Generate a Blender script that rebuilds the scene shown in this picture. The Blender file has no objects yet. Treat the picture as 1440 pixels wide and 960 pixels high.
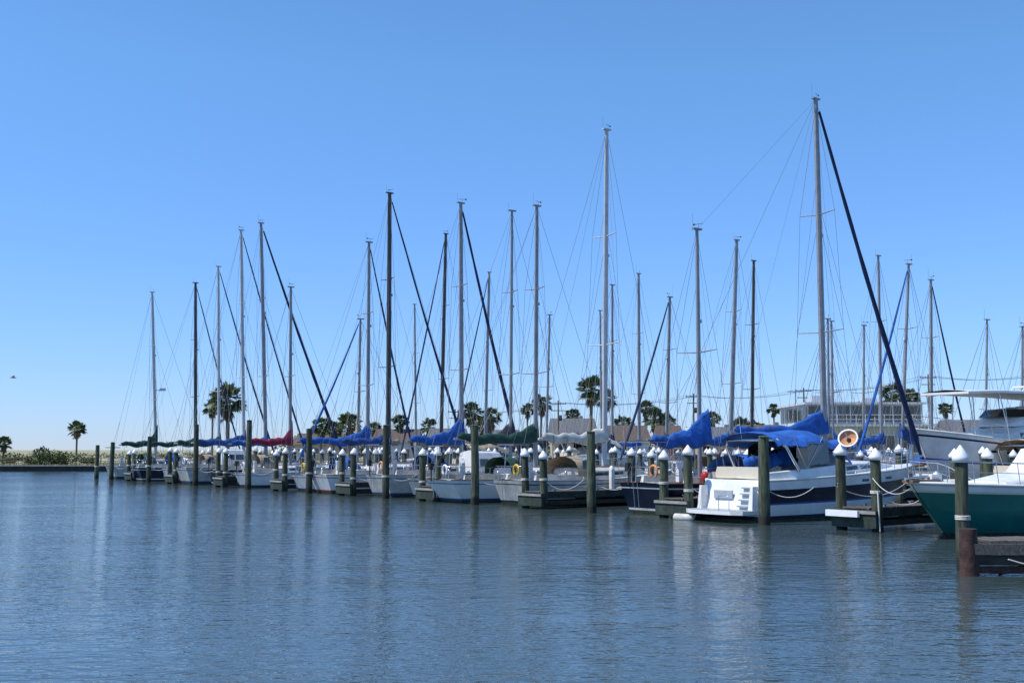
import bpy, math, random
from math import sin, cos, pi, radians, atan2, sqrt, exp
from mathutils import Vector, Matrix
random.seed(7)
R = random.random
def U(a, b): return a + (b - a) * random.random()

# ------------------------------------------------------------------ site survey
EYE = 2.6
F = 1600.0
TH = math.atan(152 / 1600)
C, S = cos(TH), sin(TH)
def gx(u, y, z=2.6): return (u - 720) / F * (y * C + (z - EYE) * S)
def gz(v, y):
    t = (480 - v) / F
    return EYE + y * (t * C + S) / (C - t * S)
NX, NY = 0.8077, 0.5896            # direction of the slips (away from the channel)
LX, LY = -0.5896, 0.8077           # direction of the row of slips
ANG = atan2(NY, NX)
def row(t, m): return (38 - .73 * t + NX * m, t + NY * m)
def tsolve(u, m):
    r = (u - 720) / F * C
    return (38 + NX * m - NY * r * m) / (.73 + r)

# ------------------------------------------------------------------ materials
def new_mat(name):
    m = bpy.data.materials.new(name); m.use_nodes = True
    return m, m.node_tree.nodes, m.node_tree.links
def mat(name, col, rough=.5, metal=0., var=.15, scale=3., bump=0., bscale=20., dirt=None, spec=.5, stretch=(1, 1, 1)):
    m, n, l = new_mat(name)
    b = n['Principled BSDF']
    b.inputs['Roughness'].default_value = rough
    b.inputs['Metallic'].default_value = metal
    b.inputs['Specular IOR Level'].default_value = spec
    tc = n.new('ShaderNodeTexCoord')
    mp = n.new('ShaderNodeMapping'); mp.inputs['Scale'].default_value = stretch
    l.new(tc.outputs['Object'], mp.inputs['Vector'])
    nz = n.new('ShaderNodeTexNoise'); nz.inputs['Scale'].default_value = scale
    nz.inputs['Detail'].default_value = 6; nz.inputs['Roughness'].default_value = .65
    l.new(mp.outputs[0], nz.inputs['Vector'])
    cr = n.new('ShaderNodeValToRGB')
    cr.color_ramp.elements[0].position = .3; cr.color_ramp.elements[1].position = .7
    lo = dirt if dirt else tuple(c * (1 - var * 1.6) for c in col)
    hi = tuple(min(1, c * (1 + var)) for c in col)
    cr.color_ramp.elements[0].color = (*lo, 1); cr.color_ramp.elements[1].color = (*hi, 1)
    l.new(nz.outputs[0], cr.inputs[0])
    l.new(cr.outputs[0], b.inputs['Base Color'])
    if bump > 0:
        n2 = n.new('ShaderNodeTexNoise'); n2.inputs['Scale'].default_value = bscale; n2.inputs['Detail'].default_value = 4
        l.new(mp.outputs[0], n2.inputs['Vector'])
        bp = n.new('ShaderNodeBump'); bp.inputs['Strength'].default_value = 1; bp.inputs['Distance'].default_value = bump
        l.new(n2.outputs[0], bp.inputs['Height']); l.new(bp.outputs[0], b.inputs['Normal'])
    return m

M = {}
M['white'] = mat('gelcoat_white', (.78, .78, .77), .3, var=.05, scale=1.2, dirt=(.60, .60, .56))
M['oldwhite'] = mat('old_gelcoat', (.60, .60, .55), .5, var=.1, scale=2, dirt=(.34, .33, .28))
M['palegrey'] = mat('pale_grey_gelcoat', (.36, .41, .46), .4, var=.08, scale=2, dirt=(.25, .27, .28))
M['cream'] = mat('cream_gelcoat', (.62, .56, .44), .4, var=.06, scale=2)
M['navy'] = mat('navy_gelcoat', (.010, .014, .035), .25, var=.2)
M['teal'] = mat('teal_gelcoat', (.010, .15, .13), .22, var=.12, scale=1)
M['bluestripe'] = mat('blue_stripe', (.02, .08, .32), .35)
M['redstripe'] = mat('red_stripe', (.35, .03, .03), .35)
M['bottom'] = mat('antifouling', (.03, .04, .05), .8, var=.4, scale=6)
M['slime'] = mat('waterline_growth', (.05, .06, .03), .8, var=.5, scale=9)
M['glass'] = mat('tinted_glass', (.015, .02, .025), .06, var=.2, spec=.9)
M['alu'] = mat('mast_aluminium', (.27, .275, .29), .45, metal=.25, var=.15, scale=1.5)
M['aluw'] = mat('mast_white', (.50, .51, .52), .4, var=.1, scale=1.5)
M['dkmast'] = mat('mast_dark', (.05, .046, .046), .45, var=.2)
M['steel'] = mat('stainless', (.55, .56, .58), .25, metal=.9, var=.05)
M['wire'] = mat('rigging_wire', (.17, .18, .20), .4, metal=.4, var=.05)
M['blue'] = mat('blue_canvas', (.010, .095, .38), .85, var=.3, scale=2.5, bump=.05, bscale=5)
M['midblue'] = mat('faded_blue_canvas', (.02, .07, .24), .85, var=.35, scale=2.5, bump=.05, bscale=5)
M['dkblue'] = mat('navy_canvas', (.012, .026, .085), .85, var=.3, scale=4, bump=.02)
M['dkgreen'] = mat('green_canvas', (.010, .06, .045), .85, var=.3, scale=4, bump=.04)
M['red'] = mat('red_canvas', (.24, .015, .05), .85, var=.3, scale=4, bump=.04)
M['grey'] = mat('grey_canvas', (.05, .055, .065), .85, var=.3, scale=4, bump=.04)
M['tan'] = mat('tan_canvas', (.35, .29, .2), .85, var=.2, scale=4, bump=.04)
M['black'] = mat('black_rubber', (.015, .015, .015), .6)
M['teak'] = mat('teak', (.22, .12, .06), .6, var=.3, scale=8, stretch=(.3, 3, 3))
M['rope'] = mat('rope', (.62, .6, .54), .9, var=.2, scale=20)
M['redpl'] = mat('red_plastic', (.5, .02, .02), .4, var=.1)
M['yellow'] = mat('yellow_plastic', (.6, .4, .03), .5, var=.1)
M['orange'] = mat('orange_weathered', (.55, .2, .06), .6, var=.3, scale=9, dirt=(.35, .22, .12))
M['deckwood'] = mat('weathered_planks', (.12, .105, .088), .85, var=.4, scale=5, bump=.01, bscale=14, stretch=(6, .6, 3))
M['beam'] = mat('creosote_beam', (.04, .036, .028), .8, var=.5, scale=5, bump=.02, bscale=12, stretch=(.5, .5, 2))
M['greenbeam'] = mat('treated_beam', (.03, .045, .033), .8, var=.45, scale=3, bump=.01, bscale=12)
M['rust'] = mat('rusty_brown', (.06, .028, .022), .85, var=.6, scale=5, bump=.01)
M['concrete'] = mat('concrete', (.30, .29, .27), .85, var=.25, scale=3, bump=.01)
M['capw'] = mat('pile_cap_white', (.8, .8, .79), .4, var=.05, scale=4)
M['wall_w'] = mat('white_siding', (.5, .53, .56), .7, var=.08, scale=.8)
M['wall_t'] = mat('tan_siding', (.42, .36, .28), .75, var=.1)
M['wall_b'] = mat('brown_siding', (.16, .11, .08), .75, var=.15)
M['wall_o'] = mat('orange_siding', (.4, .13, .05), .75, var=.15)
M['roof_g'] = mat('grey_shingle', (.12, .125, .135), .85, var=.25, scale=6)
M['roof_b'] = mat('brown_shingle', (.11, .08, .06), .85, var=.25, scale=6)
M['bark'] = mat('palm_bark', (.16, .13, .1), .9, var=.35, scale=5, bump=.03, bscale=8, stretch=(1, 1, 4))
M['frond'] = mat('palm_frond', (.055, .095, .025), .6, var=.45, scale=1.2)
M['frond2'] = mat('palm_frond_light', (.12, .145, .04), .6, var=.4, scale=1.2)
M['dead'] = mat('dead_frond', (.17, .12, .07), .9, var=.4, scale=2)
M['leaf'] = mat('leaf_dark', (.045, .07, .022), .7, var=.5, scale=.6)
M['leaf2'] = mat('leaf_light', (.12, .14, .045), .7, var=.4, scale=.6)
M['grassblade'] = mat('grass_blades', (.24, .23, .09), .8, var=.4, scale=.5)
M['truck'] = mat('truck_paint', (.75, .75, .75), .25, var=.04)
M['carred'] = mat('car_paint_red', (.25, .03, .03), .25, var=.04)

def pile_mat():
    m, n, l = new_mat('pile_timber')
    b = n['Principled BSDF']; b.inputs['Roughness'].default_value = .85
    g = n.new('ShaderNodeNewGeometry'); sx = n.new('ShaderNodeSeparateXYZ'); l.new(g.outputs['Position'], sx.inputs[0])
    mp = n.new('ShaderNodeMapping'); mp.inputs['Scale'].default_value = (5, 5, .7); l.new(g.outputs['Position'], mp.inputs[0])
    nz = n.new('ShaderNodeTexNoise'); nz.inputs['Scale'].default_value = 2.5; nz.inputs['Detail'].default_value = 7
    l.new(mp.outputs[0], nz.inputs['Vector'])
    cr = n.new('ShaderNodeValToRGB'); e = cr.color_ramp.elements
    e[0].position = .33; e[0].color = (.018, .026, .015, 1); e[1].position = .70; e[1].color = (.105, .122, .075, 1)
    l.new(nz.outputs[0], cr.inputs[0])
    nb = n.new('ShaderNodeTexNoise'); nb.inputs['Scale'].default_value = 5
    l.new(g.outputs['Position'], nb.inputs['Vector'])
    ad = n.new('ShaderNodeMath'); ad.operation = 'MULTIPLY_ADD'; ad.inputs[1].default_value = .5
    l.new(nb.outputs[0], ad.inputs[0]); l.new(sx.outputs[2], ad.inputs[2])
    c2 = n.new('ShaderNodeValToRGB'); e = c2.color_ramp.elements
    e[0].position = .5; e[0].color = (1, 1, 1, 1); e[1].position = .72; e[1].color = (0, 0, 0, 1)
    l.new(ad.outputs[0], c2.inputs[0])
    mx = n.new('ShaderNodeMix'); mx.data_type = 'RGBA'
    l.new(c2.outputs[0], mx.inputs[0]); l.new(cr.outputs[0], mx.inputs[6]); mx.inputs[7].default_value = (.016, .016, .012, 1)
    oi = n.new('ShaderNodeObjectInfo'); hs = n.new('ShaderNodeHueSaturation')
    ma = n.new('ShaderNodeMath'); ma.operation = 'MULTIPLY_ADD'; ma.inputs[1].default_value = .7; ma.inputs[2].default_value = .65
    l.new(oi.outputs['Random'], ma.inputs[0]); l.new(ma.outputs[0], hs.inputs['Value']); l.new(mx.outputs[2], hs.inputs['Color'])
    l.new(hs.outputs[0], b.inputs['Base Color'])
    bp = n.new('ShaderNodeBump'); bp.inputs['Distance'].default_value = .03; l.new(nz.outputs[0], bp.inputs['Height']); l.new(bp.outputs[0], b.inputs['Normal'])
    return m
M['pile'] = pile_mat()

# ------------------------------------------------------------------ mesh builder
class MB:
    def __init__(s): s.v = []; s.f = []; s.m = []; s.sm = []; s.mats = []
    def mi(s, k):
        if k not in s.mats: s.mats.append(k)
        return s.mats.index(k)
    def add(s, vs, fs, k, smooth=False):
        o = len(s.v); s.v += [tuple(p) for p in vs]; i = s.mi(k)
        for f in fs: s.f.append(tuple(o + q for q in f)); s.m.append(i); s.sm.append(smooth)
    def tube(s, pts, rad, k, n=6, cap=True, ey=1.):
        pts = [Vector(p) for p in pts]; N = len(pts)
        rs = rad if isinstance(rad, (list, tuple)) else [rad] * N
        vs = []; prev = None
        for i, p in enumerate(pts):
            d = (pts[min(i + 1, N - 1)] - pts[max(i - 1, 0)])
            d = d.normalized() if d.length > 1e-6 else Vector((0, 0, 1))
            if prev is None:
                a = Vector((1, 0, 0)) if abs(d.x) < .8 else Vector((0, 1, 0))
            else: a = prev
            a = (a - d * a.dot(d)).normalized(); prev = a; b = d.cross(a)
            for j in range(n):
                t = 2 * pi * j / n
                vs.append(p + a * cos(t) * rs[i] + b * sin(t) * rs[i] * ey)
        fs = []
        for i in range(N - 1):
            for j in range(n):
                fs.append((i * n + j, i * n + (j + 1) % n, (i + 1) * n + (j + 1) % n, (i + 1) * n + j))
        s.add(vs, fs, k, n > 4)
        if cap: s.add(vs[:n], [tuple(range(n))[::-1]], k); s.add(vs[-n:], [tuple(range(n))], k)
    def box(s, c, d, k, rz=0., tz=1.):
        x, y, z = d[0] / 2, d[1] / 2, d[2] / 2; vs = []
        for sz in (-1, 1):
            q = tz if sz > 0 else 1
            for a, b in ((-1, -1), (1, -1), (1, 1), (-1, 1)):
                px, py = a * x * q, b * y * q
                vs.append((c[0] + px * cos(rz) - py * sin(rz), c[1] + px * sin(rz) + py * cos(rz), c[2] + sz * z))
        s.add(vs, [(0, 3, 2, 1), (4, 5, 6, 7), (0, 1, 5, 4), (1, 2, 6, 5), (2, 3, 7, 6), (3, 0, 4, 7)], k)
    def loft(s, rings, k, closed=False, smooth=True):
        n = len(rings[0]); vs = [p for r in rings for p in r]
        rng = n if closed else n - 1
        if isinstance(k, list):
            for j in range(rng):
                j2 = (j + 1) % n
                s.add([r[j] for r in rings] + [r[j2] for r in rings],
                      [(i, i + 1, len(rings) + i + 1, len(rings) + i) for i in range(len(rings) - 1)], k[j], smooth)
        else:
            s.add(vs, [(i * n + j, i * n + (j + 1) % n, (i + 1) * n + (j + 1) % n, (i + 1) * n + j) for i in range(len(rings) - 1) for j in range(rng)], k, smooth)
    def lathe(s, prof, k, n=16, c=(0, 0, 0), smooth=True):
        rings = [[(c[0] + r * cos(2 * pi * j / n), c[1] + r * sin(2 * pi * j / n), c[2] + z) for j in range(n)] for r, z in prof]
        s.loft(rings, k, closed=True, smooth=smooth)
    def mesh(s, name):
        me = bpy.data.meshes.new(name); me.from_pydata(s.v, [], s.f)
        for k in s.mats: me.materials.append(M[k])
        me.polygons.foreach_set('material_index', s.m); me.polygons.foreach_set('use_smooth', s.sm)
        me.update(); return me
    def obj(s, name, loc=(0, 0, 0), rz=0., sc=1.):
        return place(s.mesh(name), name, loc, rz, sc)
def place(me, name, loc=(0, 0, 0), rz=0., sc=1.):
    o = bpy.data.objects.new(name, me); bpy.context.scene.collection.objects.link(o)
    o.location = loc; o.rotation_euler = (0, 0, rz); o.scale = (sc, sc, sc) if not isinstance(sc, tuple) else sc
    return o

# ------------------------------------------------------------------ boats
class Hull:
    def __init__(h, L, B, zs, zb, ts=.7, bowr=1., sternr=.3, dip=.06, wide=.45, flare=.5, p=2.2, q=.8):
        h.__dict__.update(locals())
    def hb(h, s):
        if s < h.wide: f = h.ts + (1 - h.ts) * sin(pi / 2 * s / h.wide)
        else: f = max(0, 1 - ((s - h.wide) / (1 - h.wide)) ** h.p) ** h.q
        return max(.015, h.B / 2 * f)
    def sz(h, s): return h.zs + (h.zb - h.zs) * max(0, s) ** 1.6 - h.dip * sin(pi * s)
    def pt(h, s, zf, side=1):
        z = h.sz(s) * zf if zf >= 0 else zf
        e = 1 - max(zf, -.1)
        w = h.hb(s) * (1 - abs(e) ** 1.6 * (.12 + h.flare * s ** 3))
        if zf < 0: w *= .55
        x = h.L * s - h.bowr * e * s ** 5 + h.sternr * e * (1 - s) ** 8
        return (x, side * w, z)
    def build(h, mb, levels, bands, deck='white', transom=None):
        n = 22; ss = [1 - (1 - i / n) ** 1.25 for i in range(n + 1)]
        for side in (1, -1):
            mb.loft([[h.pt(s, z, side) for z in levels] for s in ss], bands)
        for j in range(len(levels) - 1):
            a, b = h.pt(0, levels[j]), h.pt(0, levels[j + 1]); c, d = h.pt(0, levels[j + 1], -1), h.pt(0, levels[j], -1)
            mb.add([a, b, c, d], [(0, 1, 2, 3)], (transom or bands)[j])
        rings = [[(h.L * s, y * h.hb(s) * .995, h.sz(s) - .01 + (.06 if y == 0 else .035 if abs(y) < .8 else 0)) for y in (-1, -.6, 0, .6, 1)] for s in ss]
        mb.loft(rings, deck)
    def rail(h, mb, r, k, s0=0, s1=1, dz=0.02, zf=1):
        for side in (1, -1):
            pts = []
            for i in range(17):
                s = s0 + (s1 - s0) * i / 16; p = h.pt(s, zf, side); pts.append((p[0], p[1], p[2] + dz))
            mb.tube(pts, r, k, 5)

def trunk(mb, secs, k):
    rings = []
    for x, w, zb, hh in secs:
        rings.append([(x, -w, zb), (x, -.94 * w, zb + .75 * hh), (x, -.82 * w, zb + .97 * hh), (x, 0, zb + 1.07 * hh), (x, .82 * w, zb + .97 * hh), (x, .94 * w, zb + .75 * hh), (x, w, zb)])
    mb.loft(rings, k, smooth=False)
    mb.add(rings[0], [tuple(range(7))], k); mb.add(rings[-1], [tuple(range(7))[::-1]], k)
def twin(mb, a, b, f0, f1, z0, z1, k='glass', off=.012):
    for sd in (1, -1):
        q = []
        for fx, fz in ((f0, z0), (f1, z0), (f1, z1), (f0, z1)):
            x = a[0] + (b[0] - a[0]) * fx; w = a[1] + (b[1] - a[1]) * fx; zb = a[2] + (b[2] - a[2]) * fx; hh = a[3] + (b[3] - a[3]) * fx
            q.append((x, sd * (w * (1 - .06 * fz / .75) + off), zb + hh * fz))
        mb.add(q, [(0, 1, 2, 3)], k)

def sag(a, b, s, n=10):
    a, b = Vector(a), Vector(b)
    return [a.lerp(b, i / n) - Vector((0, 0, s * 4 * (i / n) * (1 - i / n))) for i in range(n + 1)]

def sail_cover(mb, xm, zb, ln, k, peak=1.3, w=.2, lift=.0, pw=None):
    rings = []; N = 30; ph = U(0, 6); pw = pw or U(.3, .6); bulge = U(.28, .42); q = U(1.1, 2.2)
    for i in range(N + 1):
        s = i / N; x = xm - .02 - s * ln
        lump = 1 + .16 * sin(s * 17 + ph) + .12 * sin(s * 37 + 2 * ph)
        top = peak * exp(-((s * ln) / pw) ** 1.15) + (bulge * (1 - .5 * s ** q)) * lump
        bot = -.18 - .07 * sin(s * 13 + ph)
        if i == N: top, bot = .04, -.04
        ww = w * (1 - .45 * s) * (1 + .14 * sin(s * 23 + ph)) if i < N else .03
        z0 = zb + lift * s - .10 * sin(pi * s)
        r = []
        for j in range(12):
            t = 2 * pi * j / 12; c_ = cos(t); zz = (top if c_ > 0 else -bot) * c_
            tp = 1 - .55 * max(0, c_) * (1 if top > .6 else .3)
            r.append((x, sin(t) * ww * tp, z0 + zz))
        rings.append(r)
    mb.loft(rings, k, closed=True)
    mb.add(rings[0], [tuple(range(12))], k); mb.add(rings[-1], [tuple(range(12))[::-1]], k)
    for s in (.25, .45, .65, .85):
        x = xm - s * ln
        mb.tube([(x, w * .7 * cos(a), zb - .02 + .26 * sin(a)) for a in [2 * pi * i / 8 for i in range(9)]], .015, 'black', 4, cap=False)

def mast_rig(mb, base, top, h, k, r, spr=2, bow=None, stern=None, jib=None, jr=.09, chain_x=None, hb=1.5, frac=1.0, jtop=.97, wr=.010):
    base, top = Vector(base), Vector(top); d = top - base
    P = lambda f: base + d * f
    mb.tube([P(0), P(.5), P(.9), P(1)], [r, r, r * .85, r * .7], k, 10, ey=.75)
    mb.box(P(1) + Vector((0, 0, .03)), (.5, .16, .07), k)
    mb.tube([P(1) + Vector((-.2, .05, 0)), P(1) + Vector((-.2, .05, U(.4, .9)))], .007, 'wire', 4)
    if R() < .75:
        mb.tube([P(1) + Vector((.1, 0, .0)), P(1) + Vector((.1, 0, .26))], .01, 'wire', 4)
        a = U(0, 6); e = Vector((cos(a), sin(a), 0)); c = P(1) + Vector((.1, 0, .26))
        mb.tube([c - e * .22, c + e * .25], .011, 'black', 4); mb.box(c + e * .22, (.1, .02, .07), 'black', rz=a)
    cx = base.x if chain_x is None else chain_x
    lv = [.36, .68] if spr == 2 else [.5]
    for sd in (1, -1):
        tips = []
        for f in lv:
            w = hb * (.66 if f < .55 else .5)
            a = P(f); t = a + Vector((-.12, sd * w, .06)); tips.append(t)
            mb.tube([a, t], [.035, .022], k, 6)
        ch = Vector((cx, sd * hb * .95, 1.25))
        mb.tube([ch] + tips + [P(.985)], wr, 'wire', 4, cap=False)
        mb.tube([Vector((cx + .45, sd * hb * .93, 1.25)), P(lv[0] - .01)], wr, 'wire', 4, cap=False)
        mb.tube([Vector((cx - .5, sd * hb * .93, 1.25)), P(lv[0] - .01)], wr, 'wire', 4, cap=False)
        mb.tube([Vector((cx - 1.0, sd * hb * .9, 1.25)), P(.8)], wr * .8, 'wire', 4, cap=False)
        if spr == 2: mb.tube([tips[0], P(lv[1] - .01)], wr, 'wire', 4, cap=False)
    if bow is not None:
        b = Vector(bow); t = P(frac)
        mb.tube([b, t], wr, 'wire', 4, cap=False)
        mb.tube([base.lerp(b, .62) * 1.0 + Vector((0, 0, -.1)), P(.72)], wr * .8, 'wire', 4, cap=False)
        if jib:
            pts = []; rr = []
            for i in range(17):
                f = .03 + (jtop - .03) * i / 16; p = b.lerp(t, f); p = p - Vector((0, 0, .35 * sin(pi * f)))
                pts.append(p); rr.append(jr * (.55 if i == 0 else (1.1 - .65 * f) * (1 + .1 * sin(i * 2.3))))
            mb.tube(pts, rr, jib, 7)
            mb.lathe([(.02, 0), (.12, 0), (.12, .1), (.02, .1)], 'black', 10, c=tuple(b.lerp(t, .015)))
    if stern is not None:
        sp = Vector(stern); mid = sp.lerp(P(1), .25)
        mb.tube([mid, P(1)], wr, 'wire', 4, cap=False)
        for sd in (1, -1): mb.tube([sp + Vector((0, sd * .7, 0)), mid], wr, 'wire', 4, cap=False)
    mb.lathe([(.01, 0), (.05, .02), (.05, .14), (.01, .16)], 'white', 8, c=tuple(P(.62) + Vector((r + .05, 0, 0))))
    mb.tube([P(0.08) + Vector((r + .03, .06, 0)), P(.98) + Vector((r, .05, 0))], .007, 'rope', 4, cap=False)
    mb.tube([P(0.08) + Vector((-r - .05, -.05, 0)), P(.98) + Vector((-r, -.04, 0))], .007, 'rope', 4, cap=False)
    mb.tube([P(0.05) + Vector((.9, -.5, 0)), P(.97)], .006, 'rope', 4, cap=False)

def guard_rails(mb, h, s0=.03, s1=.9, n=7):
    for sd in (1, -1):
        tops = []; mids = []
        for i in range(n):
            s = s0 + (s1 - s0) * i / (n - 1); p = h.pt(s, 1, sd)
            a = Vector((p[0], p[1] * .96, p[2])); b = a + Vector((0, 0, .62))
            mb.tube([a, b], .013, 'steel', 5); tops.append(b); mids.append(a + Vector((0, 0, .33)))
        mb.tube(tops, .006, 'wire', 4, cap=False); mb.tube(mids, .006, 'wire', 4, cap=False)
        p = h.pt(.99, 1, 0); bt = Vector((p[0] + .05, 0, p[2] + .68))
        mb.tube([tops[-1], Vector(((tops[-1].x + bt.x) / 2, sd * h.hb(.95) * .95, tops[-1].z + .03)), bt], .016, 'steel', 6)
        q = h.pt(.97, 1, sd); mb.tube([q, Vector((q[0], q[1], q[2] + .64))], .014, 'steel', 5)
        mb.tube([tops[0], Vector((.05, sd * h.hb(0) * .9, h.sz(0) + .66)), Vector((.05, 0, h.sz(0) + .66))], .016, 'steel', 6)
        mb.tube([Vector((.05, sd * h.hb(0) * .5, h.sz(0))), Vector((.05, sd * h.hb(0) * .5, h.sz(0) + .66))], .014, 'steel', 5)

def fender(mb, x, y, z, k='white'):
    mb.lathe([(.02, .36), (.05, .3), (.11, .24), (.12, 0), (.11, -.2), (.04, -.27), (.01, -.3)], k, 10, c=(x, y, z))
    mb.tube([(x, y, z + .34), (x, y * .96, z + .95)], .008, 'rope', 4)

def sailboat(ub, m, ut, vt, m0=.6, rev=False, Lh=None, B=3.3, hull='white', stripe='bluestripe', cover='blue', mk='alu', mr=.1, jib=None,
             peak=1.3, boomf=.85, zboom=3.0, dodger='blue', spr=2, jr=.09, detail=True, sternr=.45, extra=None, name='sailboat', bow_m=None, shade=None, fsc=1., wr=.010, pilot=False, pw=None):
    t = tsolve(ub, m); bx, by = row(t, m)
    tx, tz = gx(ut, by, gz(vt, by)), gz(vt, by)
    fx, fy = gx(ub, by, 2.6), by
    if not rev:
        mx = abs(m - m0); L = Lh or mx / .56; ox, oy = bx - NX * mx, by - NY * mx; rz = ANG
    else:
        L = Lh or 10.5; mx = L * .56; ox, oy = bx + NX * mx, by + NY * mx; rz = ANG + pi
    def loc(wx, wy, wz):
        dx, dy = wx - ox, wy - oy
        return Vector((dx * cos(rz) + dy * sin(rz), -dx * sin(rz) + dy * cos(rz), wz))
    mb = MB()
    h = Hull(L, B, 1.12 * fsc, 1.5 * fsc, ts=.62, bowr=L * .11, sternr=sternr, dip=.1)
    lev = [1, .955, .87, .83, .5, .2, .13, 0, -.35]
    bands = [hull, hull, stripe, hull, hull, stripe if hull != 'navy' else 'white', 'slime', 'bottom']
    if hull == 'navy': bands[2] = 'white'
    h.build(mb, lev, bands, 'oldwhite')
    h.rail(mb, .03, 'teak' if R() < .5 else 'alu')
    dz = lambda x: h.sz(x / L) + .03
    w = B * .5; ch = U(.4, .6)
    secs = [(L * .34, w * .62, dz(L * .34), ch), (L * .5, w * .64, dz(L * .5), ch * .95), (L * .62, w * .56, dz(L * .62), ch * .85), (L * .72, w * .4, dz(L * .72), ch * .6), (L * .78, w * .25, dz(L * .78), .06)]
    trunk(mb, secs, 'white' if hull == 'white' else 'oldwhite')
    if R() < .5:
        twin(mb, secs[0], secs[1], .12, .52, .25, .62); twin(mb, secs[0], secs[1], .62, .95, .25, .62); twin(mb, secs[1], secs[2], .15, .45, .28, .6); twin(mb, secs[1], secs[2], .6, .8, .28, .6)
    else:
        twin(mb, secs[0], secs[1], .1, .95, .3, .62); twin(mb, secs[1], secs[2], .05, .7, .3, .6)
    twin(mb, secs[2], secs[3], .3, .5, .3, .62)
    if pilot:
        ps = [(L * .30, w * .6, dz(L * .3), 1.35), (L * .44, w * .58, dz(L * .44), 1.3), (L * .50, w * .52, dz(L * .5), .5)]
        trunk(mb, ps, 'white'); twin(mb, ps[0], ps[1], .08, .45, .42, .72); twin(mb, ps[0], ps[1], .52, .95, .42, .72); twin(mb, ps[1], ps[2], .1, .7, .5, .7)
    mb.box((L * .56, 0, dz(L * .56) + .5), (.5, .5, .07), 'glass')
    for sd in (1, -1): mb.tube([(L * .36, sd * w * .4, dz(L * .36) + ch + .06), (L * .66, sd * w * .33, dz(L * .66) + ch)], .02, 'teak', 5)
    for sd in (1, -1):
        mb.box((L * .2, sd * w * .58, dz(L * .2) + .12), (L * .27, .16, .26), 'oldwhite', tz=.96)
        mb.lathe([(.07, 0), (.07, .1), (.05, .16), (.01, .17)], 'steel', 10, c=(L * .24, sd * w * .58, dz(L * .2) + .25))
    mb.box((L * .2, 0, dz(L * .2) + .01), (L * .25, w * .9, .03), 'teak')
    mb.box((L * .12, 0, dz(0) + .4), (.22, .22, .8), 'white', tz=.8)
    wc = Vector((L * .12 - .16, 0, dz(0) + .75))
    mb.tube([wc + Vector((0, .4 * cos(a), .4 * sin(a))) for a in [2 * pi * i / 16 for i in range(17)]], .015, 'steel', 5)
    for a in range(3): e = Vector((0, .4 * cos(a * pi / 3), .4 * sin(a * pi / 3))); mb.tube([wc - e, wc + e], .01, 'steel', 4)
    if dodger:
        x0 = L * .30; z0 = dz(x0) + .15; rings = []
        for xx, hh, ww in ((x0, .95, .66), (x0 + .6, 1.0, .66), (x0 + 1.05, .72, .63), (x0 + 1.35, .35, .6)):
            rings.append([(xx, w * ww * cos(a), z0 + hh * sin(a) ** .6) for a in [pi * i / 10 for i in range(11)]])
        mb.loft(rings, dodger)
        for sd in (1, -1):
            mb.add([(x0 + .75, sd * w * .67, z0 + .35), (x0 + .25, sd * w * .69, z0 + .35), (x0 + .25, sd * w * .65, z0 + .75), (x0 + .7, sd * w * .63, z0 + .75)], [(0, 1, 2, 3)], 'glass')
    if shade:
        z0 = dz(0) + 1.75; rings = [[(xx, w * .85 * yy, z0 + .18 * (1 - yy * yy)) for yy in (-1, -.6, -.2, .2, .6, 1)] for xx in (L * .02, L * .13, L * .26)]
        mb.loft(rings, shade)
        for xx in (L * .04, L * .25):
            for sd in (1, -1): mb.tube([(L * .15, sd * w * .8, dz(0) + .2), (xx, sd * w * .83, z0)], .014, 'steel', 5)
    guard_rails(mb, h)
    mb.tube([(-.03, .25, dz(0)), (.07, .25, .25)], .014, 'steel', 5); mb.tube([(-.03, .5, dz(0)), (.07, .5, .25)], .014, 'steel', 5)
    if detail:
        for sx in (U(.2, .35), U(.5, .6)):
            p = h.pt(sx, 1, -1); fender(mb, p[0], p[1] - .12, .55, random.choice(['white', 'oldwhite', 'bluestripe']))
    if R() < .6:
        k = random.choice(['yellow', 'white', 'orange']); hb0 = h.hb(0)
        mb.tube([(.02, -hb0 * .5 + .2 * cos(a), dz(0) + .45 + .24 * sin(a)) for a in [radians(-50 + i * 28) for i in range(11)]], .06, k, 6)
    if R() < .5:
        y0 = h.hb(0) * .6; mb.box((0, y0, dz(0) + .62), (.26, .2, .34), 'black', tz=.8); mb.tube([(0, y0, dz(0) + .45), (0, y0, dz(0) - .1)], .04, 'grey', 6)
    if R() < .4:
        mb.box((.3, 0, dz(0) + 1.65), (.9, 1.3, .04), 'glass'); mb.box((.3, 0, dz(0) + 1.62), (.96, 1.36, .03), 'alu')
        for sd in (1, -1): mb.tube([(.2, sd * .6, dz(0)), (.3, sd * .6, dz(0) + 1.62)], .018, 'steel', 5)
    for i in range(6):
        xx = U(.08, .9) * L; yy = U(-.6, .6) * h.hb(xx / L) * .9
        if abs(yy) > w * .5 or xx > L * .8 or xx < L * .33: mb.box((xx, yy, dz(xx) + .14), (U(.25, .7), U(.2, .4), U(.18, .34)), random.choice(['tan', 'white', 'redpl', 'blue', 'grey', 'cream', 'dkgreen']), rz=U(0, 3), tz=.9)
    if R() < .4:
        xx = L * .84; mb.loft([[(xx + dx, hb_ * cos(a), dz(xx) + .3 * hb_ / .4 * max(0, sin(a))) for a in [pi * i / 8 for i in range(9)]] for dx, hb_ in ((-.8, .1), (-.5, .38), (.1, .42), (.6, .25), (.8, .08))], random.choice(['blue', 'tan', 'midblue']))
    mbase = Vector((mx, 0, dz(mx) + .35)); base = loc(fx, fy, 2.6)
    top = loc(tx, by, tz)
    dirv = (top - base) / (tz - 2.6); base = base - dirv * (2.6 - mbase.z)
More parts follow.
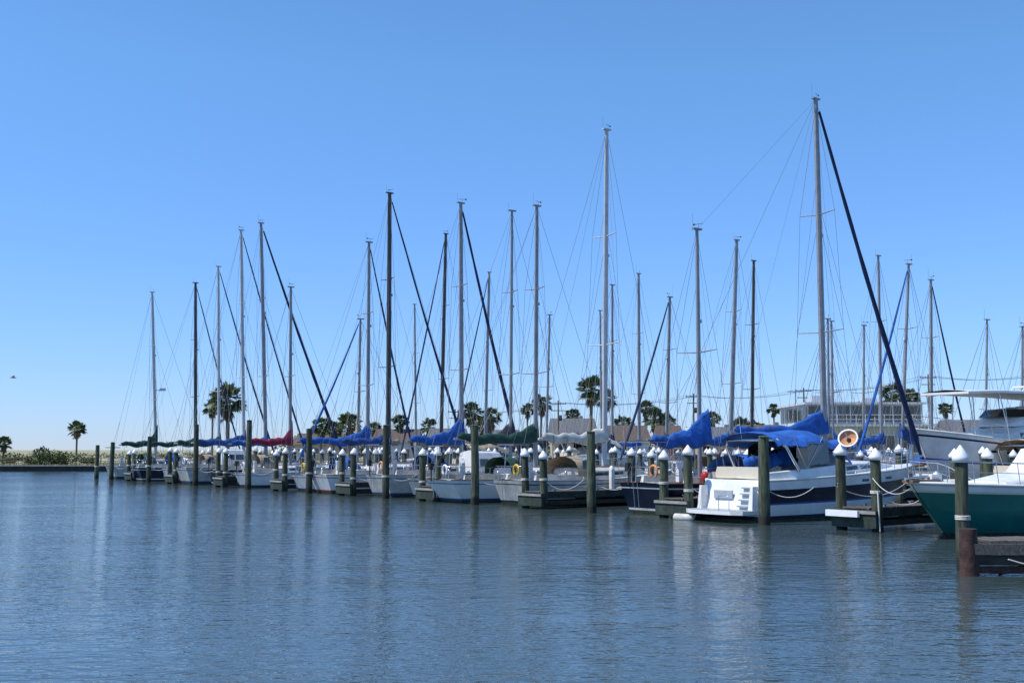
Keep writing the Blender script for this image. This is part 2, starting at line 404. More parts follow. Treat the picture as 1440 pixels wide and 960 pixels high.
    bowp = Vector((L - .05, 0, h.sz(1) + .12))
    if bow_m: bowp = Vector((bow_m, 0, h.sz(1) + .2)); mb.tube([(L - 1.2, 0, h.sz(1)), (bow_m, 0, h.sz(1) + .15)], .07, 'teak', 8)
    mast_rig(mb, base, top, tz, mk, mr, spr, bowp, (0.02, 0, h.sz(0) + .1), jib, jr, base.x, B * .47, wr=wr)
    bl = boomf * mx; zb = zboom; dv = U(0, .15)
    xb = base.x + dirv.x * (zb - mbase.z)
    mb.tube([(xb - .1, 0, zb), (xb - bl, 0, zb + dv)], .06, mk, 8)
    mb.tube([(xb - bl + .15, 0, zb + .08), tuple(top)], .007, 'wire', 4, cap=False)
    mb.tube([(xb - bl + .5, 0, zb), (max(.5, xb - bl + .5), 0, dz(0) + .3)], .012, 'rope', 4)
    for i in (.35, .7):
        mb.tube([(xb - bl * i, .15, zb + .2), tuple(base.lerp(top, .55))], .005, 'rope', 4, cap=False)
    if cover: sail_cover(mb, xb + .15, zb + .1, bl * .98, cover, peak, lift=dv, pw=pw)
    if extra: extra(mb, h, L, B, dz, base, top, loc)
    return mb.obj(name, (ox, oy, 0), rz)

def ketch_extra(mb, h, L, B, dz, base, top, loc):
    by = row(tsolve(984, 4.3), 4.3)[1]
    tz = gz(323, by); tt = loc(gx(980, by, tz), by, tz); bb = loc(gx(984, by, 2.6), by, 2.6)
    dv = (tt - bb) / (tz - 2.6); b0 = bb - dv * (2.6 - 1.4)
    mast_rig(mb, b0, tt, tz, 'alu', .11, 1, None, (-.3, 0, 1.4), None, .09, b0.x, B * .42)
    xb = b0.x; mb.tube([(xb, 0, 2.95), (xb - 3.4, 0, 3.0)], .05, 'alu', 8); sail_cover(mb, xb + .15, 2.95, 3.3, 'blue', 1.1, .26, pw=1.0)
    mb.tube([tt, top], .006, 'wire', 4, cap=False)
    for i in range(3): mb.lathe([(.01, 0), (.16, .02), (.17, .35), (.12, .42), (.02, .45)], 'redpl', 12, c=(2.0 + .5 * i, -B * .36, dz(2) + .02))
    mb.box((4.6, -B * .36, dz(4) + .25), (1.1, .4, .4), 'redpl', tz=.85)
sailboat(1160, 12.0, 1147, 140, m0=.6, Lh=17.2, B=4.3, hull='navy', cover='blue', mr=.17, jib='dkblue', peak=1.0, boomf=.55, zboom=3.3, jr=.14, extra=ketch_extra, bow_m=19.0, dodger='blue', fsc=1.12, pw=1.3)
# --- first row
sailboat(850, 6.5, 853, 183, B=3.9, hull='oldwhite', stripe='navy', cover='oldwhite', mk='aluw', mr=.15, peak=.4, boomf=.7, dodger='tan', fsc=1.05)
sailboat(753, 5.6, 755, 290, m0=-.4, B=3.6, hull='white', stripe='bluestripe', cover='dkgreen', mr=.13, dodger='dkgreen', Lh=11.9, sternr=.8, peak=.9)
sailboat(718, 7.0, 720, 297, m0=.9, B=3.3, hull='palegrey', cover='grey', mr=.1, peak=1.0, boomf=.5, dodger=None, stripe='navy', pilot=True)
sailboat(649, 6.3, 648, 286, B=3.6, hull='oldwhite', cover='blue', mr=.15, jib='dkblue', boomf=.65, peak=1.3, jr=.12, fsc=1.08, dodger='midblue', pw=.8)
sailboat(546, 5.0, 548, 272, m0=.2, B=3.5, hull='white', stripe='redstripe', cover='midblue', mk='dkmast', mr=.17, jib='dkblue', Lh=11, jr=.09, boomf=.7, peak=.6, dodger=None)
sailboat(517, 5.4, 519, 341, B=3.4, hull='white', cover='blue', mr=.13, jib='dkblue', jr=.08, boomf=1.05, peak=1.1, dodger='blue', fsc=.92, pw=.7)
sailboat(503, 7.0, 507, 449, B=3.0, hull='palegrey', cover='tan', mr=.1, jib='blue', jr=.09, spr=1, boomf=.6, rev=True, dodger=None)
sailboat(408, 4.3, 409, 404, B=3.2, hull='white', cover='red', mr=.12, Lh=9, spr=1, boomf=.95, peak=1.2, dodger=None, fsc=.9)
sailboat(374, 5.2, 367, 314, m0=1., B=3.4, hull='navy', cover='blue', mr=.15, jib='dkblue', Lh=11, jr=.13, peak=.3, boomf=.7, dodger='tan')
sailboat(343, 5.2, 339, 324, m0=.2, B=3.4, hull='oldwhite', cover='midblue', mk='aluw', mr=.14, jib='dkblue', Lh=10.6, jr=.08, peak=.7, fsc=1.1, pilot=True, dodger=None)
sailboat(308, 5.3, 307, 375, m0=.9, B=3.2, hull='white', cover='dkgreen', mk='aluw', mr=.12, jib='dkblue', Lh=9.6, jr=.08, peak=.5, dodger='tan')
sailboat(275, 5.2, 275, 398, m0=0., B=3.2, hull='navy', cover='dkgreen', mk='dkmast', mr=.15, jib='dkblue', Lh=9.6, jr=.07, boomf=.8, peak=.35)
def radar(mb, h, L, B, dz, base, top, loc):
    p = base.lerp(top, .42)
    mb.tube([p, p + Vector((.55, 0, -.05))], .03, 'alu', 5); mb.lathe([(.02, -.12), (.3, -.1), (.33, 0), (.28, .12), (.02, .16)], 'white', 14, c=tuple(p + Vector((.75, 0, .05))))
sailboat(219, 4.8, 214, 411, B=3.3, hull='oldwhite', cover='dkgreen', mk='aluw', mr=.14, Lh=9.4, dodger='dkgreen', extra=radar, peak=1.4, boomf=.8)
# --- second and third rows
for i, a in enumerate([
    dict(ub=620, m=26, ut=627, vt=329, mk='dkmast', mr=.19, cover='blue', jib='dkblue', rev=True),
    dict(ub=585, m=36, ut=583, vt=428, mr=.13, cover='tan', jib=None, rev=True),
    dict(ub=682, m=36, ut=688, vt=383, mr=.17, cover='blue', jib='dkblue', rev=True),
    dict(ub=768, m=26, ut=773, vt=443, mr=.11, cover='grey', jib=None),
    dict(ub=846, m=36, ut=844, vt=437, mr=.11, cover='tan', jib=None, rev=True),
    dict(ub=861, m=27, ut=861, vt=401, mr=.12, cover='dkblue', jib=None),
    dict(ub=899, m=36, ut=898, vt=385, mr=.16, cover='blue', jib=None),
    dict(ub=937, m=26, ut=942, vt=418, mr=.14, cover='grey', jib='dkblue', rev=True, jr=.1),
    dict(ub=1027, m=26, ut=1036, vt=338, mr=.17, cover='blue', jib=None),
    dict(ub=1057, m=36, ut=1060, vt=367, mr=.16, cover='dkblue', jib=None, mk='dkmast'),
    dict(ub=1166, m=27, ut=1164, vt=449, mr=.1, cover='tan', jib=None),
    dict(ub=1172, m=36, ut=1169, vt=452, mr=.11, cover='blue', jib=None, rev=True),
    dict(ub=1214, m=37, ut=1215, vt=458, mr=.1, cover='grey', jib=None),
    dict(ub=1240, m=36, ut=1235, vt=360, mr=.13, cover='blue', jib=None),
    dict(ub=1268, m=27, ut=1278, vt=372, mr=.12, cover='midblue', jib='blue', rev=True, jr=.09),
    dict(ub=1310, m=36, ut=1309, vt=394, mr=.14, cover='blue', jib='dkblue', mk='alu', jr=.08),
    dict(ub=1386, m=37, ut=1388, vt=450, mr=.1, cover='tan', jib=None),
    dict(ub=1437, m=37, ut=1438, vt=460, mr=.11, cover='blue', jib=None)]):
    m = a['m']
    sailboat(m0=m - 5.6, Lh=10.2, B=2.9, hull=random.choice(['white', 'oldwhite', 'palegrey', 'white']), dodger=random.choice(['blue', 'tan', None, 'dkblue']), spr=1 if a['mr'] < .12 else 2, detail=False, boomf=U(.5, .8), peak=U(.2, 1.0), fsc=U(.9, 1.2), pilot=i % 4 == 1, zboom=U(2.8, 3.3), wr=.012, **a)

# --- motor boats
def motorboat(name, L, B, zs, zb, bow=None, stern=None, rev=False, bands=None, lev=None, kind='express', canvas='blue', transom=None):
    mb = MB(); rz = ANG + pi if rev else ANG
    if stern: ox, oy = stern
    else: ox, oy = bow[0] - L * cos(rz), bow[1] - L * sin(rz)
    h = Hull(L, B, zs, zb, ts=.88, bowr=L * .15, sternr=-.55 if kind == 'express' else .1, dip=-.04, wide=.4, flare=.62, p=2.4, q=.85)
    h.build(mb, lev, bands, 'white', transom)
    h.rail(mb, .045, 'white', dz=-.02); h.rail(mb, .02, 'steel', dz=-.05)
    dz = lambda x: h.sz(x / L) + .03; w = B / 2
    if kind == 'express':
        pl = [(-.35, -w * .82), (-1.2, -w * .8), (-1.45, -w * .6), (-1.5, 0), (-1.45, w * .6), (-1.2, w * .8), (-.35, w * .82)]
        mb.add([(x, y, .28) for x, y in pl] + [(x, y, .42) for x, y in pl], [tuple(range(7)), tuple(range(7, 14))[::-1]] + [(i, (i + 1) % 7, 7 + (i + 1) % 7, 7 + i) for i in range(7)], 'white')
        mb.add([(x * .96, y * .93, .426) for x, y in pl], [tuple(range(7))[::-1]], 'palegrey')
        for sd in (1, -1): mb.box((-.42, sd * w * .72, .80), (.5, .22, .95), 'white', tz=.55)
        for i in range(4): mb.box((-.36 + i * .09, -w * .42, .55 + i * .22), (.30, .5, .05), 'palegrey')
        mb.box((-.30, w * .2, .95), (.06, .9, .3), 'palegrey')
        mb.tube([(-1.35, -.9, .42), (-1.35, -.9, .95), (-1.35, -.4, .95), (-1.35, -.4, .42)], .015, 'steel', 6)
        for sd in (1, -1):
            tp = [(x, sd * h.hb(x / L) * .93, dz(x)) for x in (0.0, 1.5, 3, 4.4)]
            mb.loft([[(p[0], p[1], p[2] - .03), (p[0], p[1] * .97, p[2] + .2 + .06 * i), (p[0], p[1] * .84, p[2] + .22 + .06 * i), (p[0], p[1] * .82, p[2])] for i, p in enumerate(tp)], 'white', smooth=False)
        mb.box((2.2, 0, dz(2) + .012), (4.0, B * .76, .02), 'oldwhite')
        mb.box((.35, 0, dz(0) + .22), (.4, B * .7, .42), 'cream', tz=.9)
        mb.box((3.3, -.7, dz(3) + .35), (.6, .6, .7), 'cream', tz=.9); mb.box((3.3, .7, dz(3) + .35), (.6, .6, .7), 'cream', tz=.9); mb.box((3.0, -.7, dz(3) + .85), (.15, .55, .4), 'cream')
        secs = [(4.2, w * .80, dz(4.2), .42), (5.6, w * .74, dz(5.6), .42), (7.2, w * .56, dz(7.2), .32), (8.8, w * .3, dz(8.8), .08)]
        trunk(mb, secs, 'white'); twin(mb, secs[0], secs[1], .15, .95, .25, .6); twin(mb, secs[1], secs[2], .1, .6, .25, .6)
        for xx in (5.7, 7.0): mb.box((xx, 0, dz(xx) + .44), (.5, .5, .06), 'glass')
        zt = dz(4.4) + .40
        lo = [(3.0, -w * .84, zt - .02), (4.4, -w * .78, zt), (5.25, -w * .45, zt + .02), (5.5, 0, zt + .03), (5.25, w * .45, zt + .02), (4.4, w * .78, zt), (3.0, w * .84, zt - .02)]
        hi = [(2.8, -w * .78, zt + .2), (3.7, -w * .68, zt + .58), (4.35, -w * .4, zt + .64), (4.5, 0, zt + .66), (4.35, w * .4, zt + .64), (3.7, w * .68, zt + .58), (2.8, w * .78, zt + .2)]
        mb.loft([lo, hi], 'glass', smooth=False); mb.tube(hi, .025, 'alu', 6); mb.tube(lo, .025, 'alu', 6)
        for a, b in zip(lo, hi): mb.tube([a, b], .02, 'alu', 5)
        za = dz(2) + 1.42
        ar = [(1.7, -w * .9, dz(1.2) + .25), (1.1, -w * .85, za - .3), (.9, -w * .72, za - .04), (.9, w * .72, za - .04), (1.1, w * .85, za - .3), (1.7, w * .9, dz(1.2) + .25)]
        mb.tube(ar, .055, 'steel', 8)
        def canopy(x0, x1, z, hw, k, crown=.2, dn=.0, side=.1):
            rings = []
            for i in range(9):
                f = i / 8; x = x0 + (x1 - x0) * f; wr_ = .045 * sin(f * 19)
                rings.append([(x, hw * yy, z + crown * (1 - yy * yy) - side * abs(yy) ** 6 + .05 * sin(f * 9) + wr_ * yy * yy + dn * f * f) for yy in (-1, -.92, -.8, -.5, 0, .5, .8, .92, 1)])
            mb.loft(rings, k)
            mb.loft([[(p[0], p[1] * .99, p[2] - .025) for p in r] for r in rings], k)
        canopy(.7, 3.3, za + .0, w * .84, canvas, .24, .10, .28)
        canopy(3.3, 5.1, za + .08, w * .78, canvas, .18, -.70, .40)
        for sd in (1, -1):
            mb.tube([(2.2, sd * w * .86, dz(2) + .3), (1.6, sd * w * .82, za)], .018, 'steel', 5); mb.tube([(2.2, sd * w * .86, dz(2) + .3), (3.3, sd * w * .8, za + .08)], .018, 'steel', 5)
        mb.tube([(.9, .5, za), (.6, .5, za + 2.0)], [.013, .006], 'white', 5)
        sail_cover(mb, 2.9, dz(1) + .62, 2.4, canvas, .2, .3)
        for sd in (1, -1): mb.add([(2.3, sd * w * .85, dz(2) + .42), (3.6, sd * w * .83, dz(3) + .5), (3.6, sd * w * .79, za - .05), (2.3, sd * w * .83, za - .12)], [(0, 1, 2, 3)], 'glass')
        for s in (.5, .58, .66):
            for sd in (1, -1):
                p = h.pt(s, .84, sd); mb.tube([(p[0] - .2, p[1] + sd * .01, p[2]), (p[0] + .2, p[1] - sd * .02, p[2] + .01)], .05, 'glass', 8)
    if kind == 'sport':
        secs = [(L * .12, w * .74, dz(L * .12), 1.3), (L * .3, w * .72, dz(L * .3), 1.25), (L * .4, w * .62, dz(L * .4), .45), (L * .66, w * .35, dz(L * .66), .08)]
        trunk(mb, secs, 'white'); twin(mb, secs[0], secs[1], .1, .9, .4, .72); twin(mb, secs[1], secs[2], .15, .75, .35, .7)
        mb.box((L * .90, 0, dz(L * .9) + .12), (.5, .25, .2), 'white'); mb.tube([(L * .92, 0, dz(L) + .12), (L * 1.02, 0, dz(L) + .06)], .05, 'steel', 6)
        mb.box((L * .8, 0, dz(L * .8) + .07), (.5, .5, .06), 'oldwhite')
        mb.box((L * .95, 0, dz(L * .95) + .02), (1.4, .36, .08), 'teak')
    if kind == 'yacht':
        secs = [(L * .12, w * .82, dz(L * .12), 1.3), (L * .42, w * .8, dz(L * .42), 1.15), (L * .56, w * .66, dz(L * .56), .55), (L * .76, w * .36, dz(L * .76), .12)]
        trunk(mb, secs, 'white'); twin(mb, secs[0], secs[1], .06, .3, .35, .72); twin(mb, secs[0], secs[1], .34, .62, .35, .72); twin(mb, secs[0], secs[1], .66, .95, .35, .72); twin(mb, secs[1], secs[2], .1, .7, .3, .7)
        z1 = dz(L * .3) + 1.2
        s2 = [(L * .10, w * .8, z1, .5), (L * .3, w * .8, z1, .55), (L * .45, w * .62, z1 - .05, .5), (L * .5, w * .4, z1 - .1, .15)]
        trunk(mb, s2, 'white')
        mb.box((L * .36, 0, z1 + .75), (.9, .9, .5), 'white', tz=.8); mb.box((L * .25, .4, z1 + .8), (.5, .5, .6), 'cream'); mb.box((L * .25, -.5, z1 + .8), (.5, .5, .6), 'cream')
        zt = 5.62
        rings = [[(x, w * ww * yy, zt + .12 * (1 - yy * yy) + dd) for yy in (-1, -.7, 0, .7, 1)] for x, dd, ww in ((0, -.02, .95), (L * .3, .06, .95), (L * .66, .03, .8), (L * .82, -.06, .6))]
        mb.loft(rings, 'white'); mb.loft([[(p[0], p[1], p[2] - .12) for p in r] for r in rings], 'oldwhite')
        for rr in (0, -1): mb.add([rings[rr][0], rings[rr][4], (rings[rr][4][0], rings[rr][4][1], rings[rr][4][2] - .12), (rings[rr][0][0], rings[rr][0][1], rings[rr][0][2] - .12)], [(0, 1, 2, 3)], 'white')
        for e in (0, 4): mb.loft([[r[e], (r[e][0], r[e][1], r[e][2] - .12)] for r in rings], 'white')
        for xx in (L * .03, L * .25, L * .45, L * .62, L * .79):
            for sd in (1, -1): mb.tube([(xx - .25, sd * min(w * .75, h.hb(xx / L) * .8), dz(xx)), (xx, sd * w * (.85 if xx < L * .6 else .58), zt)], .03, 'steel', 6)
        for sd in (1, -1): mb.tube([(L * .14, sd * w * .8, z1 + .9), (L * .3, sd * w * .8, z1 + .9), (L * .46, sd * w * .55, z1 + .9)], .018, 'steel', 5)
        wl = [(L * .44, -w * .66, z1 + .42), (L * .49, 0, z1 + .45), (L * .44, w * .66, z1 + .42)]; wh = [(L * .40, -w * .64, z1 + .85), (L * .44, 0, z1 + .9), (L * .40, w * .64, z1 + .85)]
        mb.loft([wl, wh], 'glass', smooth=False); mb.tube(wh, .02, 'steel', 5)
        # raked tuna-tower arch and antennas above the hardtop
        for xx in (L * .12, L * .2):
            mb.tube([(xx + .3, -w * .7, zt), (xx, -w * .6, zt + .55), (xx, w * .6, zt + .55), (xx + .3, w * .7, zt)], .05, 'white', 6)
        mb.tube([(L * .3, .6, zt), (L * .24, .6, zt + 2.0)], [.013, .006], 'white', 5); mb.lathe([(.02, 0), (.3, .03), (.3, .18), (.02, .25)], 'white', 14, c=(L * .16, 0, zt + .58))
        for s in (.45, .55, .65, .72):
            for sd in (1, -1):
                p = h.pt(s, .78, sd); mb.box((p[0], p[1], p[2]), (.5, .06, .12), 'glass', rz=-sd * .25 * s)
    for sd in (1, -1):
        tops = []
        for i in range(9):
            s = .45 + .54 * i / 8; p = h.pt(s, 1, sd); a = Vector((p[0], p[1] * .95, p[2])); hh = .15 + .5 * min(1, i / 2.5)
            b = a + Vector((.08, -sd * .02, hh)); tops.append(b); mb.tube([a, b], .013, 'steel', 5)
        tops.append(Vector((L + .1, 0, h.sz(1) + .68))); mb.tube(tops, .019, 'steel', 6); mb.tube([p - Vector((0, 0, .3)) for p in tops[2:]], .01, 'steel', 5)
    return mb.obj(name, (ox, oy, 0), rz)

t_cr = tsolve(1034, 1.1); cx, cy = row(t_cr, 1.1)
lv = [1, .93, .80, .76, .44, .40, .14, .05, 0, -.35]
motorboat('cabin_cruiser', 10.8, 3.5, 1.5, 1.98, stern=(cx, cy), lev=lv, bands=['white', 'white', 'white', 'navy', 'bluestripe', 'white', 'navy', 'slime', 'bottom'], transom=['white'] * 6 + ['navy', 'slime', 'bottom'])
tlv = [1, .86, .82, .5, .15, .08, 0, -.35]
motorboat('sport_fishing_boat', 11.5, 4.0, 1.3, 1.66, bow=(11.6, 33.4), rev=True, lev=tlv, bands=['white', 'cream', 'teal', 'teal', 'teal', 'slime', 'bottom'], kind='sport')
by = 57.5
motorboat('motor_yacht', 14.5, 4.6, 2.5, 3.65, bow=(gx(1288, by), by), rev=True, lev=[1, .93, .9, .6, .56, .1, 0, -.35], bands=['white', 'navy', 'white', 'bluestripe', 'white', 'slime', 'bottom'], kind='yacht')
wl_ = ['white'] * 3 + ['cream', 'redstripe', 'white', 'bottom', 'slime', 'bottom']
motorboat('cabin_cruiser', 10.8, 3.4, 1.9, 2.3, stern=row(tsolve(790, 22), 22), lev=lv, bands=['white'] * 4 + ['bluestripe', 'white', 'bottom', 'slime', 'bottom'], canvas='oldwhite')
for uu, mm, cv in ((1130, 23, 'blue'), (1420, 22.5, 'tan'), (640, 22, 'tan')):
    motorboat('motorboat', 9.5, 3.0, 1.35, 1.7, stern=row(tsolve(uu, mm), mm), lev=lv, bands=wl_, canvas=cv)

# ------------------------------------------------------------------ piles, piers, docks
def pile_mesh(top, r=.17, cone=False, name='mooring_pile', seed=0):
    mb = MB(); n = 14; rnd = random.Random(seed); rings = []
    zs = [-1.2, 0, .4, .9, 1.5, 2.1, top]
    ph = rnd.random() * 6
    for z in zs:
        rr = r * (1.08 - .05 * z)
        rings.append([(rr * (1 + .05 * sin(3 * 2 * pi * j / n + ph + z)) * cos(2 * pi * j / n) + .02 * sin(z + ph), rr * (1 + .05 * sin(2 * 2 * pi * j / n + ph)) * sin(2 * pi * j / n), z) for j in range(n)])
    mb.loft(rings, 'pile', closed=True)
    mb.add([(p[0], p[1], p[2]) for p in rings[-1]], [tuple(range(n))], 'pile')
    if cone:
        q = r * 1.06
        mb.lathe([(q, top - .1), (q + .03, top - .1), (q + .035, top + .03), (.015, top + .28), (.0, top + .285)], 'capw', 16)
    else:
        mb.lathe([(r * 1.01, top), (r * .8, top + .03), (0, top + .045)], 'pile', 12)
    if rnd.random() < .7:
        z = 1.0 + .4 * rnd.random()
        for k in range(3): mb.tube([(r * 1.08 * cos(a), r * 1.08 * sin(a), z + .035 * k) for a in [2 * pi * i / 12 for i in range(13)]], .016, 'rope', 5, cap=False)
    return mb.mesh(name)
tall = [(1073, 614), (832, 607), (668, 598), (543, 598), (435, 603), (350, 591), (276, 597), (210, 614), (158, 622), (137, 626)]
pile_xy = []
for i, (u, v) in enumerate(tall):
    t = tsolve(u, 0); x, y = row(t, 0); pile_xy.append((u, x, y))
    o = place(pile_mesh(gz(v, y), .19, seed=i), 'mooring_pile', (x, y, 0), U(0, 6)); o.rotation_euler = (U(-.012, .012), U(-.012, .012), U(0, 6))
conem = [pile_mesh(2.34 + .07 * k, .165, True, 'dock_pile', 20 + k) for k in range(4)]
def cone(x, y, s=1):
    o = place(random.choice(conem), 'dock_pile', (x, y, U(-.08, .06)), U(0, 6), (s, s, 1)); o.rotation_euler = (U(-.015, .015), U(-.015, .015), U(0, 6)); return o

pier_us = [1201, 946, 748, 601, 486, 392, 310, 241, 183]
MAIN = 20.
piers = []
for u in pier_us:
    t = tsolve(u, 0.1); x, y = row(t, .1); piers.append((x, y))
    mb = MB()
    Lp = MAIN - 1.1; wd = 1.0
    npl = int(Lp / .16)
    for i in range(npl):
        mb.box((i * .16 + .08, 0, .74 + U(-.004, .004)), (.148, wd + .06 * R(), .045), 'deckwood')
    for sd in (1, -1):
        mb.box((Lp / 2, sd * (wd / 2 - .03), .585), (Lp, .09, .26), 'greenbeam')
        mb.box((Lp / 2, sd * (wd / 2 - .02), .25), (Lp, .07, .18), 'beam')
    mb.box((-.07, 0, .40), (.14, wd + .72, .56), 'greenbeam'); mb.box((-.165, 0, .61), (.05, wd + .76, .10), 'concrete')
    for i in range(8): mb.box((i * 2.5 + .4, 0, .38), (.2, wd - .18, .2), 'beam')
    mb.box((MAIN - 3.5, .25, 1.05), (1.1, .45, .55), 'white', tz=.94)
    mb.box((5, .35, 1.2), (.18, .18, .9), 'white'); mb.lathe([(.1, 0), (.1, .14), (.01, .2)], 'capw', 10, c=(5, .35, 1.65))
    for xx in (1, 3.5, 7, 10.5):
        for sd in (1, -1): mb.tube([(xx - .14, sd * .38, .84), (xx + .14, sd * .38, .84)], .02, 'steel', 6); mb.box((xx, sd * .38, .79), (.1, .05, .07), 'steel')
    for k in range(2):
        xx = U(1.5, 9); mb.tube([(xx + (.22 - .01 * i) * cos(i * .7), (.22 - .01 * i) * sin(i * .7), .785 + .004 * i) for i in range(20)], .018, random.choice(['rope', 'dkgreen', 'blue']), 5)
    mb.obj('finger_pier', (x, y, 0), ANG)
    for mm in (0.15, 6.6, 13.2):
        for sd in (1, -1):
            dx, dy = LX * sd * .68, LY * sd * .68
            cone(x + NX * mm + dx, y + NY * mm + dy)
mb = MB(); x0, y0 = row(20, MAIN); Ls = 118
for i in range(int(Ls / .2)): mb.box((i * .2 + .1, 0, .80 + U(-.004, .004)), (.186, 2.1, .05), 'deckwood')
for sd in (1, -1): mb.box((Ls / 2, sd * 1.0, .62), (Ls, .1, .3), 'greenbeam'); mb.box((Ls / 2, sd * 1.0, .28), (Ls, .08, .16), 'beam')
for i in range(24): mb.box((i * 4.9 + 2, .6, 1.12), (1.2, .5, .6), 'white', tz=.94)
mb.obj('main_walkway', (x0, y0, 0), atan2(LY, LX))
s = 1.5
while s < Ls:
    for sd in (1, -1): cone(x0 + LX * s + NX * sd * 1.25, y0 + LY * s + NY * sd * 1.25)
    s += 4.4
for k in range(18):
    mm = MAIN + 11.3; t = 30 + k * 4.6; x, y = row(t, mm); cone(x, y)
    if k % 2: cone(x + NX * -5, y + NY * -5)
mb = MB(); x1, y1 = row(20, 42.5)
for i in range(int(110 / .2)): mb.box((i * .2 + .1, 0, .80), (.186, 1.8, .05), 'deckwood')
for sd in (1, -1): mb.box((55, sd * .9, .58), (110, .1, .36), 'greenbeam')
mb.obj('main_walkway', (x1, y1, 0), atan2(LY, LX))
for k in range(26): cone(x1 + LX * (k * 4.4 + 1) - NX, y1 + LY * (k * 4.4 + 1) - NY)

px, py = piers[0]
mb = MB(); mb.box((0, 0, 0), (.12, 1.25, .2), 'capw'); mb.box((0.07, 0, -.02), (.05, 1.1, .12), 'concrete')
mb.obj('dock_fender', (px - NX * .3 + LX * .3, py - NY * .3 + LY * .3, .56), ANG)
px, py = piers[1]
mb = MB(); mb.tube([(0, -.45, 0), (0, -.38, 0), (0, .38, 0), (0, .45, 0)], [.06, .15, .15, .06], 'oldwhite', 12); mb.tube([(0, -.45, 0), (.2, -.6, .5), (.3, -.62, 1.2)], .014, 'rope', 5)
mb.obj('boat_fender', (px - NX * .35 - LX * .9, py - NY * .35 - LY * .9, .08), ANG + .2)
px, py = piers[0]
mb = MB(); prof = [(0, -.02), (.16, .0), (.25, .05), (.31, .12)]
mb.lathe(prof, 'orange', 20); mb.lathe([(r, z - .02) for r, z in prof], 'oldwhite', 20); mb.lathe([(.28, .10), (.33, .11), (.33, .14), (.28, .13), (.28, .10)], 'capw', 20)
mb.lathe([(.0, .05), (.06, .04), (.08, -.01)], 'rust', 12); mb.tube([(0, -.1, 0), (0, -.25, -.35)], .03, 'steel', 6)
for a in (0, 2.1, 4.2): mb.tube([(.25 * cos(a), .25 * sin(a), .1), (0, 0, .3)], .01, 'steel', 4)
o = mb.obj('satellite_dish', (px + .0, py + .55, 2.92), 0); o.rotation_euler = (radians(62), 0, radians(-28))

def rope(a, b, s, r=.014):
    mb = MB(); mb.tube(sag(a, b, s, 14), r, 'rope', 5); mb.obj('mooring_line')
for i in range(9):
    u, x, y = pile_xy[i]
    d = random.choice((2.3, 2.0))
    rope((x, y, 1.35), (x + NX * .9 + LX * d * .6, y + NY * .9 + LY * d * .6, 1.25), .25)
    rope((x, y, 1.3), (x + NX * 1.2 - LX * d * .6, y + NY * 1.2 - LY * d * .6, 1.3), .35)
for (x, y) in piers:
    rope((x + LX * .68, y + LY * .68, 1.5), (x + NX * 1.6 + LX * 1.7, y + NY * 1.6 + LY * 1.7, 1.3), .3)
    rope((x - LX * .68, y - LY * .68, 1.4), (x + NX * 1.6 - LX * 1.7, y + NY * 1.6 - LY * 1.7, 1.3), .5)
px, py = piers[0]
rope((px - LX * .68, py - LY * .68, 1.7), (11.9, 33.6, 1.7), .45, .014)
rope((px + LX * .7, py + LY * .7, 1.4), (px + NX * 6 + LX * 2, py + NY * 6 + LY * 2, 1.6), .5, .014)
rope((px - LX * .86, py - LY * .86, 1.3), (px - LX * .9, py - LY * .9, .02), .0, .03)

# near wooden dock, lower right
mb = MB(); XP = gx(1357, 24); X0 = XP + .42; zt = .72
for i in range(44): mb.box((X0 + .1 + i * .19, 24.55, zt - .025 + U(-.005, .005)), (.175, 1.25 + U(-.04, .04), .05), 'deckwood')
mb.box((X0 + 4.0, 23.87, zt - .17), (8.9, .09, .22), 'deckwood'); mb.box((X0 + 4.0, 23.93, zt - .40), (8.9, .09, .2), 'beam')
mb.box((X0 + 4.0, 24.0, .12), (8.9, .12, .14), 'rust'); mb.box((X0 - .03, 24.55, zt - .25), (.1, 1.2, .34), 'beam')
mb.tube([(XP, 24.0, -1), (XP, 24.0, .3), (XP, 24.0, zt + .24)], [.21, .19, .175], 'rust', 14)
for i in range(1, 5):
    for yy in (24.03, 25.1): mb.tube([(XP + i * 2.3, yy, -1), (XP + i * 2.3, yy, zt - .1)], .17, 'beam', 12)
mb.tube([(X0 + .2, 24.05, .05), (X0 + 2.2, 24.05, .62)], .06, 'beam', 6)
mb.tube(sag((X0 + .3, 23.78, .35), (X0 + 2.6, 23.78, .45), .22), .016, 'rope', 5)
mb.obj('wooden_dock')
place(pile_mesh(2.42, .14, True, 'dock_pile', 77), 'dock_pile', (gx(1358, 24.7), 25.0, .0))

# ------------------------------------------------------------------ setting
def ground_mat():
    m, n, l = new_mat('grass_ground'); b = n['Principled BSDF']; b.inputs['Roughness'].default_value = .95
    g = n.new('ShaderNodeNewGeometry')
    n1 = n.new('ShaderNodeTexNoise'); n1.inputs['Scale'].default_value = .08; n1.inputs['Detail'].default_value = 8; l.new(g.outputs['Position'], n1.inputs['Vector'])
    cr = n.new('ShaderNodeValToRGB'); e = cr.color_ramp.elements; e[0].position = .38; e[0].color = (.15, .17, .06, 1); e[1].position = .58; e[1].color = (.40, .35, .24, 1)
    x = e.new(.48); x.color = (.25, .24, .11, 1)
    l.new(n1.outputs[0], cr.inputs[0]); l.new(cr.outputs[0], b.inputs['Base Color']); return m
M['ground'] = ground_mat()
ZL = .62
poly = [(-3000, 140), (-49, 140), (-9, 141), (78, 28), (120, -60), (3000, -60), (3000, 5000), (-3000, 5000)]
mb = MB(); mb.add([(x, y, ZL) for x, y in poly], [tuple(range(8))], 'ground'); mb.obj('ground')
mb = MB()
